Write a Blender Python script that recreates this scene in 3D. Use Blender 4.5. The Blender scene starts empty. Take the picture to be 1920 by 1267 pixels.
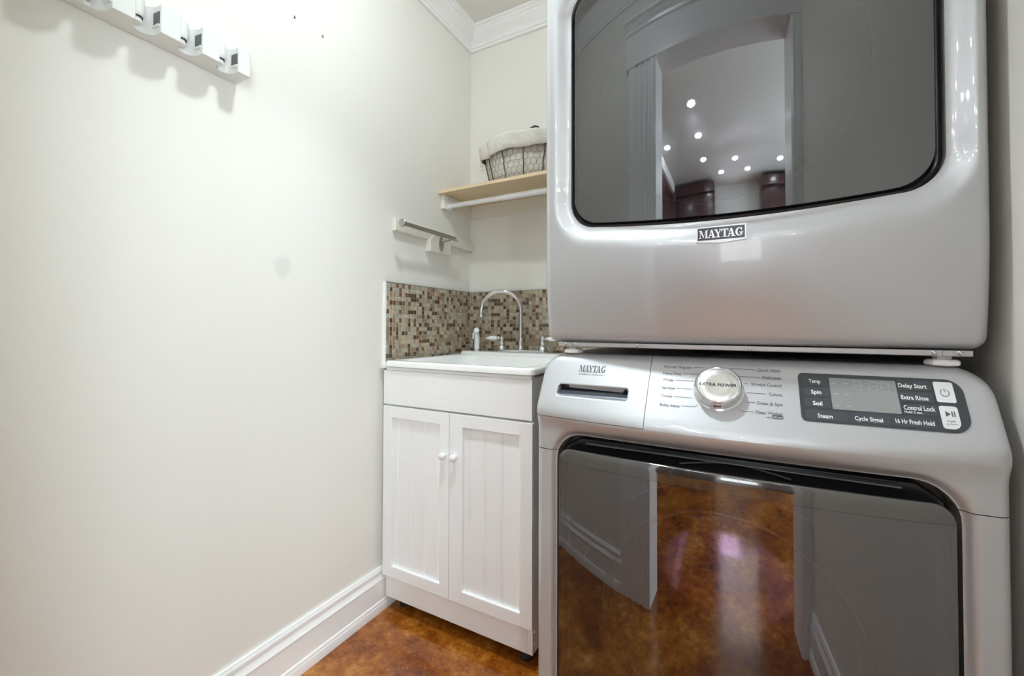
import bpy, bmesh, math, random
from mathutils import Vector, Matrix, Quaternion
random.seed(7)
scn = bpy.context.scene
COL = scn.collection

# ------------------------------------------------------------------ camera
FPX, YAW, PITCH, ROLL, CYP = 792.71, .496772, .0175, .0031466, 598.17
CAMH = 1.02
fwd = Vector((-math.sin(YAW)*math.cos(PITCH), math.cos(YAW)*math.cos(PITCH), math.sin(PITCH)))
r0 = Vector((math.cos(YAW), math.sin(YAW), 0)); u0 = r0.cross(fwd)
rgt = r0*math.cos(ROLL) + u0*math.sin(ROLL); upv = rgt.cross(fwd)
cd = bpy.data.cameras.new('camera'); cam = bpy.data.objects.new('camera', cd); COL.objects.link(cam)
cam.matrix_world = Matrix(((rgt.x, upv.x, -fwd.x, 0), (rgt.y, upv.y, -fwd.y, 0), (rgt.z, upv.z, -fwd.z, CAMH), (0, 0, 0, 1)))
cd.sensor_fit = 'HORIZONTAL'; cd.sensor_width = 36; cd.lens = FPX/1920*36
cd.shift_y = (CYP-633.5)/1920
cd.clip_start = .01; cd.clip_end = 60
scn.camera = cam

# ------------------------------------------------------------------ world, exposure
w = bpy.data.worlds.new('world'); scn.world = w; w.use_nodes = True
w.node_tree.nodes['Background'].inputs[0].default_value = (.8, .88, 1, 1)
w.node_tree.nodes['Background'].inputs[1].default_value = .3
vs = scn.view_settings
vs.view_transform = 'Standard'; vs.look = 'None'; vs.exposure = 0.87; vs.gamma = 1.0; vs.use_curve_mapping = False
try:
    scn.cycles.use_denoising = True
    scn.cycles.max_bounces = 9; scn.cycles.diffuse_bounces = 6; scn.cycles.glossy_bounces = 4; scn.cycles.transparent_max_bounces = 8
    scn.cycles.caustics_reflective = False; scn.cycles.caustics_refractive = False
except Exception:
    pass
ROOM_LAMP = 2.4       # watts of the laundry ceiling lamp beam
HALL_LAMP = 92.0
WINDOW_E = 2.2         # far hall window
FILL_WINDOW_E = 7.8          # fill light: glowing window added on the right of the hall

# ------------------------------------------------------------------ material helpers
def lin(c):
    c /= 255.0
    return c/12.92 if c <= .04045 else ((c+.055)/1.055)**2.4
def rgb(r, g, b): return (lin(r), lin(g), lin(b), 1)
def mat(name, col, rough=.5, metal=0., coat=0., coat_r=.03, spec=.5, ior=1.5, emis=None, es=0.):
    m = bpy.data.materials.new(name); m.use_nodes = True
    b = m.node_tree.nodes['Principled BSDF']
    b.inputs['Base Color'].default_value = col; b.inputs['Roughness'].default_value = rough
    b.inputs['Metallic'].default_value = metal; b.inputs['Coat Weight'].default_value = coat
    b.inputs['Coat Roughness'].default_value = coat_r; b.inputs['Specular IOR Level'].default_value = spec
    b.inputs['IOR'].default_value = ior
    if emis: b.inputs['Emission Color'].default_value = emis; b.inputs['Emission Strength'].default_value = es
    return m
def nodes(m): return m.node_tree.nodes, m.node_tree.links, m.node_tree.nodes['Principled BSDF']
def add_bump(m, scale, strength, dist=.001, detail=3):
    n, l, b = nodes(m)
    tc = n.new('ShaderNodeTexCoord'); nz = n.new('ShaderNodeTexNoise'); bp = n.new('ShaderNodeBump')
    nz.inputs['Scale'].default_value = scale; nz.inputs['Detail'].default_value = detail
    bp.inputs['Strength'].default_value = strength; bp.inputs['Distance'].default_value = dist
    l.new(tc.outputs['Object'], nz.inputs['Vector']); l.new(nz.outputs['Fac'], bp.inputs['Height']); l.new(bp.outputs['Normal'], b.inputs['Normal'])
def ramp(n, stops):
    r = n.new('ShaderNodeValToRGB'); e = r.color_ramp.elements
    while len(e) < len(stops): e.new(.5)
    for k, (p, c) in enumerate(stops): e[k].position = p; e[k].color = c
    return r

M = {}
M['wall'] = mat('wall_paint', rgb(238, 235, 228), .6, spec=.3); add_bump(M['wall'], 260, .12, .0006)
def wall_stain():
    m = mat('wall_paint_smudged', rgb(238, 235, 228), .6, spec=.3); add_bump(m, 260, .12, .0006)
    n, l, b = nodes(m)
    tc = n.new('ShaderNodeTexCoord'); mp = n.new('ShaderNodeVectorMath'); mp.operation = 'SUBTRACT'
    mp.inputs[1].default_value = (-1.158, .752, 1.192)
    nz = n.new('ShaderNodeTexNoise'); nz.inputs['Scale'].default_value = 30; nz.inputs['Detail'].default_value = 4
    sc = n.new('ShaderNodeVectorMath'); sc.operation = 'MULTIPLY'; sc.inputs[1].default_value = (1, 1.15, .95)
    ln = n.new('ShaderNodeVectorMath'); ln.operation = 'LENGTH'
    ad = n.new('ShaderNodeMath'); ad.operation = 'MULTIPLY_ADD'; ad.inputs[1].default_value = .028
    rp = ramp(n, [(0.0, rgb(224, 222, 215)), (.036, rgb(228, 226, 219)), (.05, rgb(238, 235, 228))])
    l.new(tc.outputs['Object'], mp.inputs[0]); l.new(mp.outputs[0], sc.inputs[0]); l.new(sc.outputs[0], ln.inputs[0])
    l.new(tc.outputs['Object'], nz.inputs['Vector']); l.new(nz.outputs['Fac'], ad.inputs[0]); l.new(ln.outputs['Value'], ad.inputs[2])
    l.new(ad.outputs[0], rp.inputs[0]); l.new(rp.outputs[0], b.inputs['Base Color'])
    return m
M['wall_left'] = wall_stain()
M['ceil'] = mat('ceiling_paint', rgb(236, 234, 228), .8, spec=.2)
M['trim'] = mat('white_gloss_trim', rgb(248, 248, 248), .28, spec=.5)
M['cab'] = mat('white_cabinet', rgb(246, 246, 247), .35); 
M['sink'] = mat('white_acrylic', rgb(246, 246, 244), .16)
M['chrome'] = mat('chrome', (.70, .70, .71, 1), .05, 1.0)
M['nickel'] = mat('satin_nickel', (.46, .45, .42, 1), .30, 1.0)
M['steel'] = mat('zinc_steel', (.55, .55, .57, 1), .3, 1.0)
M['porcelain'] = mat('white_porcelain', rgb(245, 245, 245), .1)
M['plastic_white'] = mat('white_plastic', rgb(242, 242, 243), .3)
M['black'] = mat('black_plastic', (.012, .012, .014, 1), .22, spec=.5)
M['black_matte'] = mat('black_rubber', (.015, .015, .017, 1), .6)
M['dark_inside'] = mat('dark_interior', (.02, .02, .022, 1), .6)
M['slate'] = mat('metallic_slate_paint', (.52, .525, .545, 1), .38, .45, coat=.75, coat_r=.035)
M['slate_shell'] = mat('metallic_slate_sheet', (.50, .50, .51, 1), .4, .5)
M['panel'] = mat('brushed_silver_panel', (.66, .66, .68, 1), .36, .6, coat=.25, coat_r=.15)
M['ledge'] = mat('grey_gloss_edge', (.10, .10, .105, 1), .15, ior=1.8)
M['handle_strip'] = mat('dark_gloss_strip', (.030, .031, .029, 1), .05, ior=2.3)
M['pocket'] = mat('grey_pocket', rgb(120, 124, 134), .35, .2)
M['ink'] = mat('grey_ink', rgb(84, 86, 92), .6)
M['dark_ink'] = mat('dark_ink', rgb(58, 60, 66), .6)
M['white_ink'] = mat('white_ink', rgb(238, 238, 238), .6)
M['display'] = mat('charcoal_display', rgb(62, 66, 72), .2)
M['display_key'] = mat('charcoal_key', rgb(70, 74, 80), .22)
M['lcd'] = mat('grey_lcd', rgb(146, 148, 148), .18)
M['lcd_seg'] = mat('pale_segments', rgb(166, 168, 168), .3)
M['key_white'] = mat('pale_key', rgb(228, 229, 231), .3)
M['badge_silver'] = mat('badge_silver', (.80, .80, .81, 1), .35, .4)
M['badge'] = mat('navy_badge', rgb(64, 68, 84), .25)
M['dialring'] = mat('satin_chrome', (.74, .74, .75, 1), .2, .9)
M['knobface'] = mat('spun_metal', (.90, .90, .89, 1), .2, 1.0)
M['grout'] = mat('beige_grout', rgb(184, 172, 154), .85)
M['clamp_pad'] = mat('dark_grey_pad', rgb(95, 97, 100), .4)
M['board_paint'] = mat('cream_painted_wood', rgb(233, 229, 218), .45); add_bump(M['board_paint'], 60, .1, .001)
M['rack'] = mat('white_rack_plastic', rgb(232, 232, 229), .38)
M['wire'] = mat('rusty_wire', rgb(62, 48, 40), .5, .6)
M['lid'] = mat('dark_tortoise', rgb(38, 28, 26), .12)
M['lens'] = mat('lamp_lens', (1, 1, 1, 1), .4, emis=(.85, .955, 1.0, 1), es=96.0)
M['hall_lens'] = mat('hall_lamp_lens', (1, 1, 1, 1), .4, emis=(.85, .955, 1.0, 1), es=HALL_LAMP)
M['daylight'] = mat('bright_window', (1, 1, 1, 1), .5, emis=(.93, .97, 1.0, 1), es=WINDOW_E)
M['fill_pane'] = mat('added_fill_pane', (1, 1, 1, 1), .5, emis=(.77, .92, 1.0, 1), es=FILL_WINDOW_E)  # emission of the added hall window, a fill source
M['hall_wall'] = mat('hall_paint', rgb(222, 220, 216), .6)
M['redwood'] = mat('red_brown_wood', rgb(92, 40, 32), .3)

def glass():
    m = bpy.data.materials.new('smoked_glass'); m.use_nodes = True
    n, l = m.node_tree.nodes, m.node_tree.links
    n.remove(n['Principled BSDF'])
    out = n['Material Output']; fr = n.new('ShaderNodeFresnel'); fr.inputs[0].default_value = 2.55
    tr = n.new('ShaderNodeBsdfTransparent'); tr.inputs[0].default_value = (.62, .57, .63, 1)
    gl = n.new('ShaderNodeBsdfGlossy'); gl.inputs['Roughness'].default_value = .012; gl.inputs[0].default_value = (.96, .97, 1, 1)
    mx = n.new('ShaderNodeMixShader')
    l.new(fr.outputs[0], mx.inputs[0]); l.new(tr.outputs[0], mx.inputs[1]); l.new(gl.outputs[0], mx.inputs[2]); l.new(mx.outputs[0], out.inputs['Surface'])
    return m
M['glass'] = glass()
M['bowl'] = mat('tinted_bowl', (.30, .21, .31, 1), .12, .85)
M['bowl_dark'] = mat('dark_bowl', (.05, .05, .055, 1), .12, ior=1.6)
M['bowl_ring'] = mat('bowl_ring', (.30, .30, .33, 1), .2, .7)

def floor_mat():
    m = mat('stained_concrete', rgb(110, 60, 25), .16, coat=.35, coat_r=.08)
    n, l, b = nodes(m)
    tc = n.new('ShaderNodeTexCoord')
    a = n.new('ShaderNodeTexNoise'); a.inputs['Scale'].default_value = 4.2; a.inputs['Detail'].default_value = 8; a.inputs['Roughness'].default_value = .62; a.inputs['Distortion'].default_value = .5
    c = n.new('ShaderNodeTexNoise'); c.inputs['Scale'].default_value = 26; c.inputs['Detail'].default_value = 9; c.inputs['Roughness'].default_value = .72
    mx = n.new('ShaderNodeMath'); mx.operation = 'MULTIPLY_ADD'; mx.inputs[1].default_value = .55
    m2 = n.new('ShaderNodeMath'); m2.operation = 'MULTIPLY'; m2.inputs[1].default_value = .45
    l.new(tc.outputs['Object'], a.inputs['Vector']); l.new(tc.outputs['Object'], c.inputs['Vector'])
    l.new(c.outputs['Fac'], m2.inputs[0]); l.new(a.outputs['Fac'], mx.inputs[0]); l.new(m2.outputs[0], mx.inputs[2])
    r = ramp(n, [(.36, rgb(78, 36, 10)), (.45, rgb(128, 64, 16)), (.52, rgb(156, 90, 26)), (.59, rgb(184, 122, 52)), (.70, rgb(218, 174, 108))])
    l.new(mx.outputs[0], r.inputs[0])
    v = n.new('ShaderNodeTexNoise'); v.inputs['Scale'].default_value = 120; v.inputs['Detail'].default_value = 3
    l.new(tc.outputs['Object'], v.inputs['Vector'])
    vr = ramp(n, [(.63, (0, 0, 0, 1)), (.74, (.55, .55, .55, 1))])
    l.new(v.outputs['Fac'], vr.inputs[0])
    mc = n.new('ShaderNodeMixRGB'); mc.inputs[2].default_value = rgb(214, 172, 112)
    l.new(vr.outputs[0], mc.inputs[0]); l.new(r.outputs[0], mc.inputs[1]); l.new(mc.outputs[0], b.inputs['Base Color'])
    return m
M['floor'] = floor_mat()

def wood_mat():
    m = mat('maple_melamine', rgb(226, 196, 148), .4)
    n, l, b = nodes(m)
    tc = n.new('ShaderNodeTexCoord'); mp = n.new('ShaderNodeMapping'); mp.inputs['Scale'].default_value = (2, 40, 40)
    nz = n.new('ShaderNodeTexNoise'); nz.inputs['Scale'].default_value = 3; nz.inputs['Detail'].default_value = 5
    r = ramp(n, [(.3, rgb(222, 198, 158)), (.7, rgb(236, 216, 180))])
    l.new(tc.outputs['Object'], mp.inputs[0]); l.new(mp.outputs[0], nz.inputs['Vector']); l.new(nz.outputs['Fac'], r.inputs[0]); l.new(r.outputs[0], b.inputs['Base Color'])
    return m
M['maple'] = wood_mat()

def tile_mat():
    m = mat('glass_stone_mosaic', rgb(150, 130, 105), .22)
    n, l, b = nodes(m)
    g = n.new('ShaderNodeNewGeometry')
    r = ramp(n, [(0, rgb(88, 64, 44)), (.12, rgb(112, 86, 62)), (.24, rgb(150, 128, 104)), (.40, rgb(166, 150, 128)), (.55, rgb(178, 166, 146)), (.68, rgb(162, 157, 142)), (.80, rgb(180, 174, 158)), (.90, rgb(196, 172, 142)), (1, rgb(198, 184, 162))])
    r.color_ramp.interpolation = 'CONSTANT'
    l.new(g.outputs['Random Per Island'], r.inputs[0])
    tc = n.new('ShaderNodeTexCoord'); nz = n.new('ShaderNodeTexNoise'); nz.inputs['Scale'].default_value = 95; nz.inputs['Detail'].default_value = 4
    l.new(tc.outputs['Object'], nz.inputs['Vector'])
    mx = n.new('ShaderNodeMixRGB'); mx.blend_type = 'OVERLAY'; mx.inputs[0].default_value = .55
    l.new(r.outputs[0], mx.inputs[1]); l.new(nz.outputs['Fac'], mx.inputs[2]); l.new(mx.outputs[0], b.inputs['Base Color'])
    return m
M['tile'] = tile_mat()

def cloth_mat():
    m = mat('linen_liner', rgb(220, 217, 210), .9, spec=.1)
    add_bump(m, 38, .9, .008, 6)
    return m
M['linen'] = cloth_mat()
def dwood_mat():
    m = mat('dark_cherry', rgb(70, 30, 26), .28, coat=.3, coat_r=.1)
    n, l, b = nodes(m)
    tc = n.new('ShaderNodeTexCoord'); mp = n.new('ShaderNodeMapping'); mp.inputs['Scale'].default_value = (12, 12, 1.5)
    nz = n.new('ShaderNodeTexNoise'); nz.inputs['Scale'].default_value = 4; nz.inputs['Detail'].default_value = 5
    r = ramp(n, [(.3, rgb(52, 30, 31)), (.7, rgb(86, 52, 51))])
    l.new(tc.outputs['Object'], mp.inputs[0]); l.new(mp.outputs[0], nz.inputs['Vector']); l.new(nz.outputs['Fac'], r.inputs[0]); l.new(r.outputs[0], b.inputs['Base Color'])
    return m
M['cherry'] = dwood_mat()

# ------------------------------------------------------------------ geometry helpers
class MB:
    def __init__(s): s.v = []; s.f = []
    def add(s, vs, fs):
        o = len(s.v); s.v += [tuple(p) for p in vs]; s.f += [tuple(i+o for i in f) for f in fs]
    def box(s, x0, x1, y0, y1, z0, z1):
        s.add([(x0, y0, z0), (x1, y0, z0), (x1, y1, z0), (x0, y1, z0), (x0, y0, z1), (x1, y0, z1), (x1, y1, z1), (x0, y1, z1)],
              [(3, 2, 1, 0), (4, 5, 6, 7), (0, 1, 5, 4), (1, 2, 6, 5), (2, 3, 7, 6), (3, 0, 4, 7)]); return s
    def prism(s, poly, axis, a, b):
        n = len(poly)
        def P(p, t):
            return {'X': (t, p[0], p[1]), 'Y': (p[0], t, p[1]), 'Z': (p[0], p[1], t)}[axis]
        s.add([P(p, a) for p in poly] + [P(p, b) for p in poly],
              [tuple(range(n))[::-1], tuple(range(n, 2*n))] + [(i, (i+1) % n, n+(i+1) % n, n+i) for i in range(n)]); return s
    def tube(s, pts, r, seg=10, cap=True, closed=False):
        pts = [Vector(p) for p in pts]; n = len(pts)
        rs = r if isinstance(r, (list, tuple)) else [r]*n
        t0 = (pts[1]-pts[0]).normalized()
        nrm = t0.orthogonal().normalized(); vs = []; prev = t0
        for i, p in enumerate(pts):
            if closed: t = (pts[(i+1) % n]-pts[i-1]).normalized()
            else: t = ((pts[min(i+1, n-1)]-pts[max(i-1, 0)])).normalized()
            q = prev.rotation_difference(t); nrm = (q @ nrm); nrm = (nrm - t*nrm.dot(t)).normalized(); prev = t
            bn = t.cross(nrm)
            for k in range(seg):
                a = 2*math.pi*k/seg; vs.append(p + (nrm*math.cos(a)+bn*math.sin(a))*rs[i])
        fs = []
        m = n if closed else n-1
        for i in range(m):
            j = (i+1) % n
            for k in range(seg):
                k2 = (k+1) % seg; fs.append((i*seg+k, i*seg+k2, j*seg+k2, j*seg+k))
        if cap and not closed: fs += [tuple(range(seg))[::-1], tuple(range((n-1)*seg, n*seg))]
        s.add(vs, fs); return s
    def lathe(s, prof, o, axis, seg=24):
        # prof: list of (radius, height along axis)
        ax = Vector(axis).normalized(); e1 = ax.orthogonal().normalized(); e2 = ax.cross(e1); o = Vector(o)
        vs = []; 
        for (r, h) in prof:
            for k in range(seg):
                a = 2*math.pi*k/seg; vs.append(o + ax*h + (e1*math.cos(a)+e2*math.sin(a))*max(r, 1e-5))
        n = len(prof); fs = [(i*seg+k, i*seg+(k+1) % seg, (i+1)*seg+(k+1) % seg, (i+1)*seg+k) for i in range(n-1) for k in range(seg)]
        fs += [tuple(range(seg))[::-1], tuple(range((n-1)*seg, n*seg))]
        s.add(vs, fs); return s
    def build(s, name, m, parent=None, smooth=False, bevel=0, seg=2, angle=35, fix=True):
        me = bpy.data.meshes.new(name); me.from_pydata(s.v, [], s.f); me.update()
        if fix:
            bm = bmesh.new(); bm.from_mesh(me); bmesh.ops.recalc_face_normals(bm, faces=bm.faces); bm.to_mesh(me); bm.free()
        return link(name, me, m, parent, smooth, bevel, seg, angle)
def link(name, me, m, parent=None, smooth=False, bevel=0, seg=2, angle=35):
    me.materials.append(M[m] if isinstance(m, str) else m)
    o = bpy.data.objects.new(name, me); COL.objects.link(o)
    if smooth or bevel:
        me.polygons.foreach_set('use_smooth', [True]*len(me.polygons))
        me.set_sharp_from_angle(angle=math.radians(angle)) if not bevel else None
    if bevel:
        b = o.modifiers.new('bevel', 'BEVEL'); b.width = bevel; b.segments = seg; b.limit_method = 'ANGLE'; b.angle_limit = math.radians(35); b.harden_normals = True
    if parent: setparent(o, parent)
    return o
def setparent(o, p):
    o.parent = p
    mw = Matrix.Identity(4); q = p
    while q: mw = q.matrix_basis @ mw if q.parent is None else (q.matrix_parent_inverse @ q.matrix_basis) @ mw; q = q.parent
    o.matrix_parent_inverse = mw.inverted()
def thing(name, label, cat, loc, group=None):
    o = bpy.data.objects.new(name, None); COL.objects.link(o); o.location = loc; o.empty_display_size = .05
    return tag(o, label, cat, group)
def tag(o, label, cat, group=None):
    o['label'] = label; o['category'] = cat
    if group: o['group'] = group
    return o
def struct(o, label=None):
    o['kind'] = 'structure'
    if label: o['label'] = label
    return o
def box(name, m, x0, x1, y0, y1, z0, z1, parent=None, bevel=0, seg=2):
    return MB().box(x0, x1, y0, y1, z0, z1).build(name, m, parent, bevel=bevel, seg=seg)
def rrect(x0, x1, z0, z1, r, n=6):
    if not isinstance(r, (list, tuple)): r = [r]*4          # order: bl, br, tr, tl
    pts = []
    for (cx, cz, a0, rr) in ((x0+r[0], z0+r[0], 180, r[0]), (x1-r[1], z0+r[1], 270, r[1]), (x1-r[2], z1-r[2], 0, r[2]), (x0+r[3], z1-r[3], 90, r[3])):
        for k in range(n+1):
            a = math.radians(a0+90*k/n); pts.append((cx+rr*math.cos(a), cz+rr*math.sin(a)))
    return pts

# ------------------------------------------------------------------ room shell
WX, YB, RX, FY, CZ = -1.158, 1.7065, .335, -.02, 2.44
OX0, OX1, OZ = -.42, .285, 2.08               # doorway in the wall behind the camera
FT = .12                                      # its thickness
HX0, HX1, HY = -1.35, 1.7, -3.05              # hall beyond
struct(box('floor', 'floor', HX0-.1, HX1+.1, HY-.1, YB+.1, -.05, 0), 'amber and brown mottled stained concrete floor')
struct(box('ceiling', 'ceil', WX-.1, RX+.1, FY-FT, YB+.1, CZ, CZ+.05))
struct(box('wall_left', 'wall_left', WX-.1, WX, FY-FT, YB+.1, 0, CZ))
struct(box('wall_back', 'wall', WX, RX, YB, YB+.1, 0, CZ))
struct(box('wall_right', 'wall', RX, RX+.1, FY-FT, YB+.1, 0, CZ))
mb = MB(); mb.box(WX, OX0-.02, FY-FT, FY, 0, CZ).box(OX1+.02, RX, FY-FT, FY, 0, CZ).box(OX0-.02, OX1+.02, FY-FT, FY, OZ+.02, CZ)
struct(mb.build('wall_front', 'wall'))

def sweep(name, prof, corners, m='trim', closed_prof=True):
    # prof (p, z): p = distance off the wall; corners: list of (position function p->(x, y)) for both ends
    n = len(prof); v = []
    for c in corners:
        for (p, z) in prof:
            x, y = c(p); v.append((x, y, z))
    f = [(i, (i+1) % n, n+(i+1) % n, n+i) for i in range(n)] + [tuple(range(n)), tuple(range(n, 2*n))[::-1]]
    b = MB(); b.add(v, f); return b.build(name, m, smooth=True, angle=28)
crown = [(0, 2.354), (.011, 2.354), (.013, 2.357), (.013, 2.364), (.019, 2.367), (.020, 2.371), (.018, 2.375), (.013, 2.377), (.016, 2.381),
         (.024, 2.389), (.034, 2.398), (.045, 2.408), (.053, 2.4165), (.054, 2.4195), (.060, 2.421), (.062, 2.425), (.060, 2.428), (.067, 2.431), (.071, 2.434), (.071, 2.44), (0, 2.44)]
cs = {'fl': lambda p: (WX+p, FY+p), 'bl': lambda p: (WX+p, YB-p), 'br': lambda p: (RX-p, YB-p), 'fr': lambda p: (RX-p, FY+p)}
for k, (a, b) in enumerate((('fl', 'bl'), ('bl', 'br'), ('br', 'fr'), ('fr', 'fl'))):
    struct(sweep('trim_%d' % (k+1), crown, (cs[a], cs[b])), 'white crown moulding' )
base = [(0, 0), (.022, 0), (.022, .022), (.021, .026), (.019, .028), (.0205, .031), (.019, .036), (.0155, .038), (.0155, .104), (.0175, .107), (.0175, .110),
        (.0155, .113), (.0105, .121), (.009, .128), (.009, .130), (.0115, .133), (.0115, .140), (.009, .143), (.0075, .149), (0, .149)]
struct(sweep('baseboard_left', base, (lambda p: (WX+p, FY+p), lambda p: (WX+p, YB))), 'tall white moulded baseboard along the left wall')
struct(sweep('baseboard_front', base, (lambda p: (OX0-.18, FY+p), lambda p: (WX+p, FY+p))))
struct(sweep('baseboard_back', base, (lambda p: (WX+p, YB-p), lambda p: (RX-p, YB-p))))
struct(sweep('baseboard_right', base, (lambda p: (RX-p, YB-p), lambda p: (RX-p, FY+p))))

# door casing around the opening behind the camera
def casing(name, x0, x1):
    w_ = x1-x0; prof = [(0, 0), (0, .020)]
    for k in range(3):
        a = .28+k*.2
        prof += [(a, .020), (a+.03, .014), (a+.09, .014), (a+.12, .020)]
    prof += [(.93, .020), (1, .014), (1, 0)]
    if w_ < .1: prof = [(0, 0), (0, .014), (.2, .02), (.45, .016), (.7, .02), (1, .02), (1, 0)]
    poly = [(x0+w_*a, FY+b) for a, b in prof]
    return struct(MB().prism(poly, 'Z', 0, OZ+.001).build(name, 'trim'))
casing('trim_5', OX0-.18, OX0); casing('trim_6', OX1, RX-.001)
hd = [(FY, OZ), (FY+.024, OZ), (FY+.024, OZ+.012), (FY+.02, OZ+.016), (FY+.02, OZ+.13), (FY+.028, OZ+.136), (FY+.03, OZ+.146), (FY+.045, OZ+.165), (FY+.056, OZ+.172), (FY+.056, OZ+.185), (FY, OZ+.185)]
struct(MB().prism(hd, 'X', OX0-.2, RX-.001).build('trim_7', 'trim'))
mb = MB(); mb.box(OX0-.02, OX0, FY-FT, FY, 0, OZ+.02).box(OX1, OX1+.02, FY-FT, FY, 0, OZ+.02).box(OX0, OX1, FY-FT, FY, OZ, OZ+.02)
struct(mb.build('trim_8', 'trim'))

# hall behind the camera (seen in the appliance glass)
y1 = FY-FT
struct(box('ceiling_hall', 'ceil', HX0-.1, HX1+.1, HY-.1, y1, CZ, CZ+.05))
struct(box('wall_hall_left', 'hall_wall', HX0-.1, HX0, HY-.1, y1, 0, CZ))
PY0, PY1, PZ0, PZ1 = -2.60, -.60, .52, 2.12
struct(MB().box(HX1, HX1+.1, HY-.1, PY0, 0, CZ).box(HX1, HX1+.1, PY1, y1, 0, CZ).box(HX1, HX1+.1, PY0, PY1, PZ1, CZ).box(HX1, HX1+.1, PY0, PY1, 0, PZ0).build('wall_hall_right', 'hall_wall'))
ym = (PY0+PY1)/2
pf = MB().box(HX1-.02, HX1+.04, PY0, PY0+.07, PZ0, PZ1).box(HX1-.02, HX1+.04, PY1-.07, PY1, PZ0, PZ1).box(HX1-.02, HX1+.04, ym-.05, ym+.05, PZ0, PZ1).box(HX1-.02, HX1+.04, PY0, PY1, PZ0, PZ0+.09).box(HX1-.02, HX1+.04, PY0, PY1, PZ1-.07, PZ1)
pd = struct(pf.build('added_fill_window', 'trim'))  # unseen window, added so daylight fills the lower laundry walls
for a, b in ((PY0+.07, ym-.05), (ym+.05, PY1-.07)): box('pane', 'fill_pane', HX1+.02, HX1+.03, a, b, PZ0+.09, PZ1-.07, pd)  # glowing panes of the added window
struct(MB().box(HX0, WX-.1, y1, y1+.1, 0, CZ).box(RX+.1, HX1, y1, y1+.1, 0, CZ).build('wall_hall_near', 'hall_wall'))
WN = (-.16, .42, 1.05, 2.02)
struct(MB().box(HX0, WN[0], HY-.1, HY, 0, CZ).box(WN[1], HX1, HY-.1, HY, 0, CZ).box(WN[0], WN[1], HY-.1, HY, 0, WN[2]).box(WN[0], WN[1], HY-.1, HY, WN[3], CZ).build('wall_hall_far', 'hall_wall'))
win = MB(); x0, x1, z0, z1 = WN
win.box(x0-.07, x0, HY, HY+.025, z0-.07, z1+.07).box(x1, x1+.07, HY, HY+.025, z0-.07, z1+.07).box(x0, x1, HY, HY+.025, z1, z1+.07).box(x0, x1, HY, HY+.03, z0-.07, z0)
win.box((x0+x1)/2-.012, (x0+x1)/2+.012, HY-.04, HY-.01, z0, z1).box(x0, x1, HY-.04, HY-.01, (z0+z1)/2-.012, (z0+z1)/2+.012)
wo = struct(win.build('window_1', 'trim'))
box('pane', 'daylight', x0, x1, HY-.06, HY-.05, z0, z1, wo)

def tall_cabinet(x0, x1, y0, y1_, face, label):
    t = thing('tall_cabinet', label, 'cabinet', ((x0+x1)/2, (y0+y1_)/2, 0))
    box('body', 'cherry', x0, x1, y0, y1_, 0, 2.30, t)
    box('cornice', 'trim' if face == 'X' else 'cherry', x0, x1+(.04 if face == 'X' else 0), y0, y1_+(.04 if face == 'Y' else 0), 2.30, 2.40, t, bevel=.01)
    L = (y0, y1_) if face == 'X' else (x0, x1); n = max(1, round((L[1]-L[0])/.5)); s_ = (L[1]-L[0])/n
    for k in range(n):
        for (za, zb) in ((.12, .95), (1.0, 2.26)):
            a, b = L[0]+k*s_+.012, L[0]+(k+1)*s_-.012
            d = MB()
            if face == 'X': d.box(x1, x1+.02, a, b, za, zb).box(x1+.02, x1+.028, a+.09, b-.09, za+.09, zb-.09)
            else: d.box(a, b, y1_, y1_+.02, za, zb).box(a+.09, b-.09, y1_+.02, y1_+.028, za+.09, zb-.09)
            d.build('door', 'cherry', t, bevel=.004)
tall_cabinet(HX0+.001, HX0+.40, -2.55, -.95, 'X', 'dark cherry tall cabinet run along the left side of the hall')
tall_cabinet(HX0+.42, WN[0]-.09, HY+.001, HY+.30, 'Y', 'dark cherry tall cabinets left of the hall window')
tall_cabinet(WN[1]+.09, HX1-.02, HY+.001, HY+.30, 'Y', 'dark cherry tall cabinets right of the hall window')

def pot_light(x, y, lens, label, r=.055, group=None, watts=0):
    t = thing('recessed_light', label, 'ceiling light', (x, y, CZ), group)
    MB().lathe([(r, 0), (r, -.002), (r+.014, -.004), (r+.018, -.001), (r+.018, 0)], (x, y, CZ-.0005), (0, 0, 1), 28).build('trim_ring', 'plastic_white', t, smooth=True)
    MB().lathe([(r-.002, -.0035)]+([((r-.002)*math.cos(a), -.0035-.8*r*math.sin(a)) for a in [math.pi/2*k/6 for k in range(7)]] if watts else [(r-.002, -.007)]), (x, y, CZ-.001), (0, 0, 1), 24).build('lens', lens, t, smooth=True)
    if watts > 0:
        ld = bpy.data.lights.new('lamp_light', 'AREA'); ld.shape = 'DISK'; ld.size = 2*r-.01; ld.energy = watts; ld.color = (.85, .955, 1.0); ld.spread = math.radians(86)
        lo = bpy.data.objects.new('lamp_light', ld); COL.objects.link(lo); lo.location = (x, y, CZ-.009-.8*r); setparent(lo, t)
pot_light(-.52, .70, 'lens', 'round recessed ceiling lamp above the laundry room floor', .06, watts=ROOM_LAMP)
for k, (x, y) in enumerate(((-.43, -.64), (-.40, -1.20), (-.39, -1.71), (-.38, -2.22), (.08, -2.32), (.73, -2.43), (-.13, -2.62), (.28, -2.62), (.75, -.9), (-.83, -1.77))):
    pot_light(x, y, 'hall_lens', 'round recessed lamp in the hall ceiling', .04, 'recessed lamps in the hall ceiling')

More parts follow.
